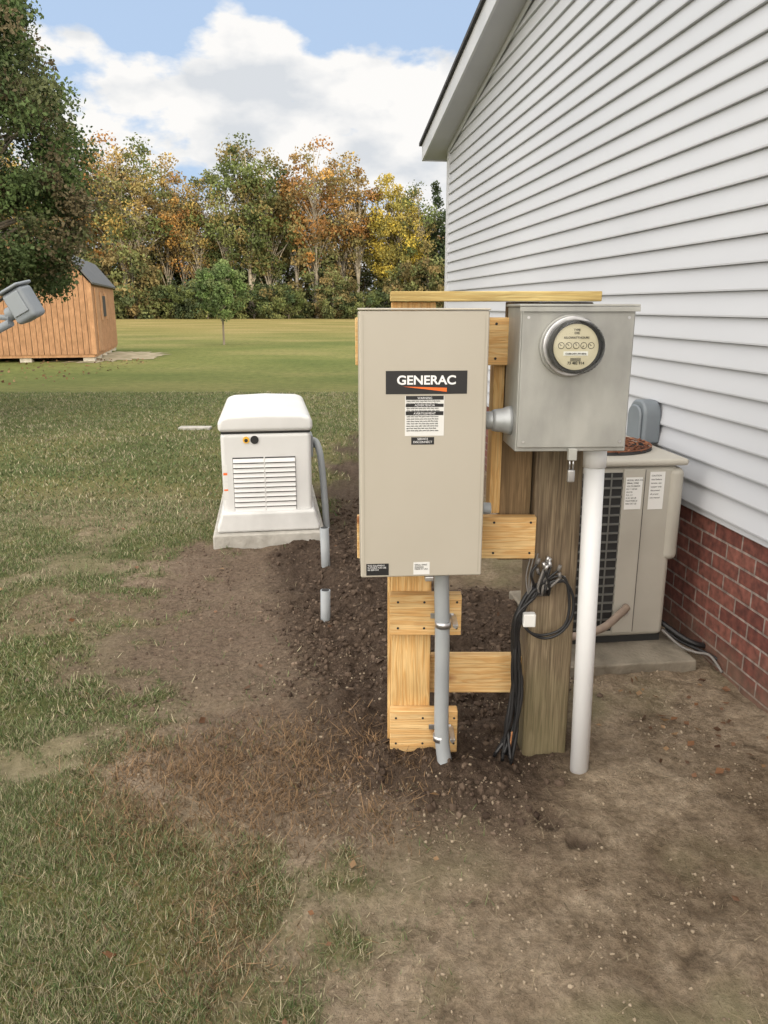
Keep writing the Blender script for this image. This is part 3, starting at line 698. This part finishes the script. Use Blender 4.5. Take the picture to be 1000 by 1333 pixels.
text('paper_text','\n'.join(['MODEL 38CK 036','SERIAL 2296E','VOLTS 208/230','PH 1  HZ 60','LRA 96','FLA 1.4','R-22  6.5 LB','MAX FUSE 35','MIN CKT 22']),.062,.785,.0092,M_textb,-.0121,ac,0,'LEFT',1,0,1.4)
text('paper_text','\n'.join(['CAUTION','read before','service. use','copper only','disconnect','all power','see manual']),.174,.80,.010,M_textb,-.003,ac,0,'LEFT',1,0,1.6)
M_rust=mat('rust',(.12,.04,.02),(.22,.09,.045),25,.9)
fx,fy=.06,.32
disc_cyl('fan_opening',(fx,fy,.8755),(0,0,1),.235,.003,M_dark,ac,40)
for k in range(8):
    r_=.03+k*.029
    tube('fan_guard_ring',[(fx+r_*math.cos(t*math.pi/16),fy+r_*math.sin(t*math.pi/16),.892) for t in range(33)],.003,M_rust,ac,6)
for k in range(12):
    an=k*math.pi/6;tube('fan_guard_spoke',[(fx,fy,.894),(fx+.235*math.cos(an),fy+.235*math.sin(an),.888)],.003,M_rust,ac,6)
disc_cyl('fan_hub',(fx,fy,.879),(0,0,1),.07,.012,M_rust,ac,24)
n=220;rr=.225*np.sqrt(rng.random(n));aa=rng.random(n)*6.28
V,F,c=leaf_quads(np.stack([fx+rr*np.cos(aa),fy+rr*np.sin(aa),np.full(n,.888)+rng.random(n)*.008],-1),rng.uniform(.015,.035,n),np.array([[.20,.08,.04],[.28,.12,.06],[.12,.05,.03]])[rng.integers(0,3,n)],flat=.3)
o=bpy.data.objects.new('leaf_litter',fast_mesh('leaf_litter',V,F,[M_leaf],col=c));link(o,ac)
disc_cyl('service_valve',(.09,-.012,.20),(0,-1,0),.016,.03,M_steel,ac,12)
tube('refrigerant_line',[(.10,-.03,.22),(.06,-.06,.205),(-.03,-.10,.16),(-.13,-.10,.13),(-.24,-.06,.10)],.017,mat('line_cover',(.20,.15,.12),(.27,.21,.16),20,.8),ac,12,6)
tube('drain_line',[(.29,.05,.12),(.32,.0,.10),(.37,-.07,.07),(.445,-.09,.045),(.47,-.02,.05)],.012,M_black,ac,10,6)
tube('drain_line',[(.28,-.02,.10),(.33,-.10,.055),(.37,-.16,.05),(.42,-.19,.045),(.44,-.26,.0)],.006,M_wg,ac,10,6)
tube('drain_line',[(.30,.0,.09),(.36,-.04,.05),(.42,-.15,.04),(.45,-.2,.03)],.008,M_black,ac,10,6)

# ------------------------------------------------------------------ SATELLITE DISH
di=empty('satellite_dish',(.02,0,-.01))
M_dish=mat('dish_grey',(.19,.215,.24),(.24,.265,.29),6,.5)
tube('feed_arm',[(-2.25,3.75,1.22),(-1.95,3.6,1.32),(-1.66,3.5,1.44)],.018,M_dish,di,12)
tube('feed_arm_brace',[(-2.3,3.85,1.48),(-1.9,3.62,1.47),(-1.66,3.5,1.46)],.012,M_dish,di,10)
lnb=empty('lnb_head',(-1.60,3.5,1.53));lnb.parent=di;lnb.rotation_euler=(R(10),R(-24),R(-15))
box('lnb_body',-.055,.055,-.045,.045,-.085,.055,M_dish,lnb,.018,4)
box('lnb_hood',-.06,.058,-.055,.055,.056,.07,M_dish,lnb,.006)
box('lnb_face',-.04,.04,-.051,-.046,-.05,.04,mat('lnb_face',(.28,.31,.34)),lnb,.006)
disc_cyl('lnb_horn',(-.055,0,-.02),(-1,0,.0),.03,.04,M_dish,lnb,20,.004)
tube('mast',[(-2.6,4.05,-.1),(-2.6,4.05,1.45)],.03,M_galvpipe,di,14)
V=[];F=[]
q=Matrix.Translation((-2.62,3.95,1.6))@Euler((0,R(68),R(-22))).to_matrix().to_4x4()
for a in range(9):
    for t in range(32):
        r_=.30*a/8;an=t*math.pi/16;V.append(q@Vector((r_*math.cos(an)*1.1,r_*math.sin(an),r_*r_*.7)))
for a in range(8):
    for t in range(32): F.append((a*32+t,a*32+(t+1)%32,(a+1)*32+(t+1)%32,(a+1)*32+t))
o=obj_from('reflector',V,F,M_dish,di,smooth=True);sm=o.modifiers.new('s','SOLIDIFY');sm.thickness=.006

# ------------------------------------------------------------------ SHED
sh=empty('wooden_shed',(-8.05,22.0,0),R(13))
M_shed=wood('shed_wood',(.34,.195,.105),(.265,.14,.07),'z',knot=False)
M_shedtrim=wood('shed_trim',(.39,.225,.12),(.32,.175,.09),'z',knot=False)
M_metalroof=mat('metal_roof',(.05,.052,.055),(.075,.078,.08),3,.5)
Wd=3.7;Ln=6.0
prof=[(0,.22),(0,2.15),(-.55,2.80),(-Wd/2,3.35),(-Wd+.55,2.80),(-Wd,2.15),(-Wd,.22)]
prism_y('shed_walls',prof,0.02,Ln,M_dark,sh)
nb=25;bw=Wd/nb
def ztop(x):
    xs=[-Wd,-Wd+.55,-Wd/2,-.55,0];zz=[2.15,2.8,3.35,2.8,2.15];return float(np.interp(x,xs,zz))
for k in range(nb):
    a=-Wd+k*bw+.007;bb=a+bw-.014
    prism_y('board',[(a,.2),(bb,.2),(bb,ztop(bb)-.01),(a,ztop(a)-.01)],-.003-.008*(k%2),.019,M_shed,sh)
for k in range(40):
    a=k*Ln/40+.006;box('side_board',.001,.02+.005*(k%2),a,a+Ln/40-.012,.2,2.14,M_shed,sh)
box('corner_trim',-.08,.03,-.03,-.012,.2,2.12,M_shedtrim,sh);box('corner_trim',.0265,.045,-.03,.08,.2,2.12,M_shedtrim,sh)
box('window',.03,.05,2.4,3.1,1.2,1.8,M_dark,sh);box('side_shutter',.028,.046,1.9,2.35,1.1,1.9,M_shedtrim,sh);box('side_shutter',.028,.046,3.15,3.6,1.1,1.9,M_shedtrim,sh)
box('side_door',.028,.05,.7,1.6,.25,2.0,M_shedtrim,sh)
rf=[(.10,2.08),(-.50,2.83),(-Wd/2,3.42),(-Wd+.50,2.83),(-Wd-.10,2.08)]
for k in range(4):
    (x0,z0),(x1,z1)=rf[k],rf[k+1]
    prism_y('roof_panel',[(x0,z0),(x1,z1),(x1,z1+.05),(x0,z0+.05)],-.12,Ln+.12,M_metalroof,sh)
for k in range(5):
    y0=.1+k*1.4;box('skid_block',-.35,-.05,y0,y0+.35,-.02,.12,M_conc,sh);box('skid_block',-Wd+.1,-Wd+.4,y0,y0+.35,-.02,.12,M_conc,sh);box('skid_block',-2.0,-1.7,y0,y0+.35,-.02,.12,M_conc,sh)
box('floor_skid',-Wd+.01,-.01,.03,Ln,.12,.199,M_shedtrim,sh)
n=60;V=[(-8.4,23.8,.01)];
for k in range(n):
    an=2*math.pi*k/n;rr=1+.5*random.random();V.append((-8.4+1.25*rr*math.cos(an),24.2+2.0*rr*math.sin(an),.01))
obj_from('sand_patch',V,[(0,k+1,(k+1)%n+1) for k in range(n)],mat('sand',(.17,.155,.085),(.33,.28,.20),3,.95),None)
box('septic_lid',-2.6,-2.2,9.7,9.85,-.02,.022,M_conc,None,.01)

# ------------------------------------------------------------------ TREES
def tree_mesh(name,prof,ncl,nleaf,ls,sig,pal,trunk_r,seed,shell=.5,bark=M_bark,lean=0,nbr=40):
    global rng
    rng=np.random.default_rng(seed);random.seed(seed)
    zs_=np.array([p[0] for p in prof]);rs=np.array([p[1] for p in prof])
    H=zs_[-1]
    zc=rng.uniform(zs_[0],zs_[-1],ncl*4);rr=np.interp(zc,zs_,rs)
    keep=rng.random(len(zc))<(rr/rs.max())**1.3+.05
    zc=zc[keep][:ncl];rr=rr[keep][:ncl];n=len(zc)
    an=rng.random(n)*2*np.pi;q=(shell+(1-shell)*rng.random(n))**.7
    jit=1+.22*(rng.random(n)-.5)
    Cc=np.stack([rr*q*np.cos(an)*jit,rr*q*np.sin(an)*jit,zc],-1)
    w_=rng.random(n)**.5+.2;idx=rng.choice(n,nleaf,p=w_/w_.sum())
    off=rng.normal(size=(nleaf,3));off/=np.maximum(np.linalg.norm(off,axis=1)[:,None],.3);off*=(rng.random(nleaf)**.5)[:,None]
    sg=sig*(.6+.8*rng.random(n))[idx]
    P=Cc[idx]+off*sg[:,None]*np.array([1,1,.75])
    pal=np.array(pal);cc=pal[rng.integers(0,len(pal),n)];tone=(.65+.7*rng.random(n))
    col=(cc*tone[:,None])[idx]*(.7+.6*rng.random(nleaf))[:,None]
    V,F,cl=leaf_quads(P,ls*(.6+.8*rng.random(nleaf)),col,aspect=.62)
    Vs=[V];Fs=[F];Cs=[cl];mi=[np.zeros(len(F),int)];o=len(V)
    pts=[(0,0,-.3),(0.02*H*lean,0,H*.3),(.03*H*lean,.01*H,H*.6),(.02*H*lean,0,H*.93)]
    def addt(P_,rad,nn):
        nonlocal o
        v,f=tube_arr(P_,rad,nn);v=np.array([x[:] for x in v]);f=np.array(f)
        Vs.append(v);Fs.append(f+o);Cs.append(np.full((len(v),3),.15));mi.append(np.ones(len(f),int));o+=len(v)
    addt(smooth_path(pts,4),list(np.linspace(trunk_r,trunk_r*.12,13)),8)
    for k in rng.choice(n,min(nbr,n),replace=False):
        c=Cc[k];z0=max(c[2]-max(.25*H*rng.random()+.06*H,.6*math.hypot(c[0],c[1])),H*.08+.0)
        s=Vector((0.03*H*lean*min(1,z0/(.6*H)),0,z0));e=Vector(c);m_=(s+e)/2+Vector((0,0,.03*H))
        r0=trunk_r*.38*(1-z0/H*.7)
        addt(smooth_path([s,m_,e],3),list(np.linspace(r0,r0*.15,7)),5)
    return fast_mesh(name,np.concatenate(Vs),np.concatenate(Fs),[M_leaf,bark],mi=np.concatenate(mi),col=np.concatenate(Cs))
pal=[(.055,.09,.03),(.065,.10,.035),(.08,.115,.045),(.07,.09,.035),(.085,.10,.045),(.095,.08,.045)]
me=tree_mesh('pear_tree',[(1.75,1.35),(2.1,1.75),(2.8,1.98),(3.7,1.9),(4.6,1.64),(5.2,1.4),(6.5,.9),(7.8,.1)],700,150000,.058,.30,pal,.13,5,shell=.70,nbr=60)
o=link(bpy.data.objects.new('pear_tree',me));o.location=(-6.05,11,0)
me=tree_mesh('young_tree',[(1.15,.4),(1.5,.8),(2.1,.95),(2.7,.75),(3.15,.2)],80,9500,.11,.26,[(.10,.15,.055),(.12,.18,.06),(.14,.18,.07)],.05,9,shell=.45,nbr=24)
o=link(bpy.data.objects.new('young_tree',me));o.location=(-6.45,31.9,0)
tl=empty('treeline')
orange=[(.33,.175,.055),(.28,.15,.055),(.38,.235,.075),(.21,.15,.06),(.18,.16,.065)]
tan=[(.32,.23,.095),(.25,.185,.085),(.35,.26,.085),(.18,.17,.07)]
gold=[(.43,.34,.06),(.36,.29,.065),(.27,.245,.07)]
olive=[(.12,.15,.05),(.15,.165,.06),(.10,.13,.045),(.22,.18,.07)]
dkg=[(.045,.07,.03),(.065,.09,.04),(.06,.08,.035)]
def P_(H,b,r): return [(H*b,r*.35),(H*(b+.15),r*.8),(H*.62,r),(H*.85,r*.7),(H,r*.12)]
VAR={}
for k,(nm,pl,b_,r_,nl,nc,ls,bk) in enumerate([('orange',orange,.30,4.2,5200,75,.36,M_barkpale),('tan',tan,.28,3.8,4200,75,.36,M_barkpale),('gold',gold,.22,4.0,8000,80,.36,M_bark),('olive',olive,.25,4.8,8500,90,.36,M_barkpale),('orange2',orange,.35,3.6,3800,60,.36,M_barkpale),('olive2',olive,.3,4.0,5800,70,.36,M_barkpale)]):
    VAR[nm]=tree_mesh('tree_'+nm,P_(20,b_,r_),nc,nl,ls,1.35,pl,.28,100+k,shell=.25,bark=bk,lean=random.uniform(-1,1),nbr=55)
VAR['cedar']=tree_mesh('tree_cedar',[(1.5,3.2),(5,3.6),(10,2.9),(15,1.8),(20,.2)],130,12000,.4,1.1,dkg,.25,120,shell=.4,nbr=20)
VAR['bush']=tree_mesh('bush',[(.1,2.2),(1.5,3.0),(3,2.6),(4.5,1.0)],45,4200,.30,.85,olive+dkg,.1,121,shell=.3,nbr=12)
VAR['bush2']=tree_mesh('bush2',[(.1,2.0),(2.0,2.6),(4.5,2.2),(6.5,.8)],45,3800,.32,.95,[(.17,.14,.06),(.13,.145,.055),(.095,.12,.05),(.21,.16,.07)],.1,122,shell=.3,nbr=16)
random.seed(3)
def put(v,x,y,H,base=20,sxy=None):
    o=bpy.data.objects.new('tree',VAR[v]);link(o,tl);o.location=(x,y,0);s=H/base;o.scale=((sxy or s),(sxy or s),s);o.rotation_euler=(0,0,random.random()*6.28)
front=[('orange',-41,20),('orange2',-38,22.5),('orange',-35.5,22),('tan',-32,20.5),('olive2',-30.5,21),('tan',-28.5,20.5),('orange',-26,17.5),('tan',-23.5,16.5),('olive',-19.8,20.5),('olive2',-17,21.5),('olive',-14.5,20),('orange2',-11,19.5),('orange',-8.5,21),('tan',-5.5,20.5),('orange2',-3.5,18),('gold',0.5,17.5),('gold',2.0,16),('olive2',4,16),('cedar',6.5,16.5),('cedar',9.5,17.5)]
for v,x,H in front: put(v,x,102+random.uniform(-2,4),H)
for k in range(50):
    x=-110+k*3.9+random.uniform(-1,1);v=random.choice(['orange','tan','olive','olive2','olive','tan'])
    put(v,x,110+random.uniform(0,9),random.uniform(13,17.5))
for k in range(22): put(random.choice(['orange','tan','olive','gold']),-110+k*3.1,102+random.uniform(-2,4),random.uniform(17,22))
for k in range(16): put(random.choice(['cedar','tan','olive','orange']),14+k*4,102+random.uniform(-2,4),random.uniform(16,20))
for k in range(75):
    x=-110+k*2.4+random.uniform(-.6,.6);put(random.choice(['bush','bush2','bush']),x,99+random.uniform(-2,3.5),random.uniform(3.5,7.0),5)
for k in range(60):
    x=-110+k*3+random.uniform(-.6,.6);put('bush2',x,106+random.uniform(-1,10),random.uniform(6,9),6)
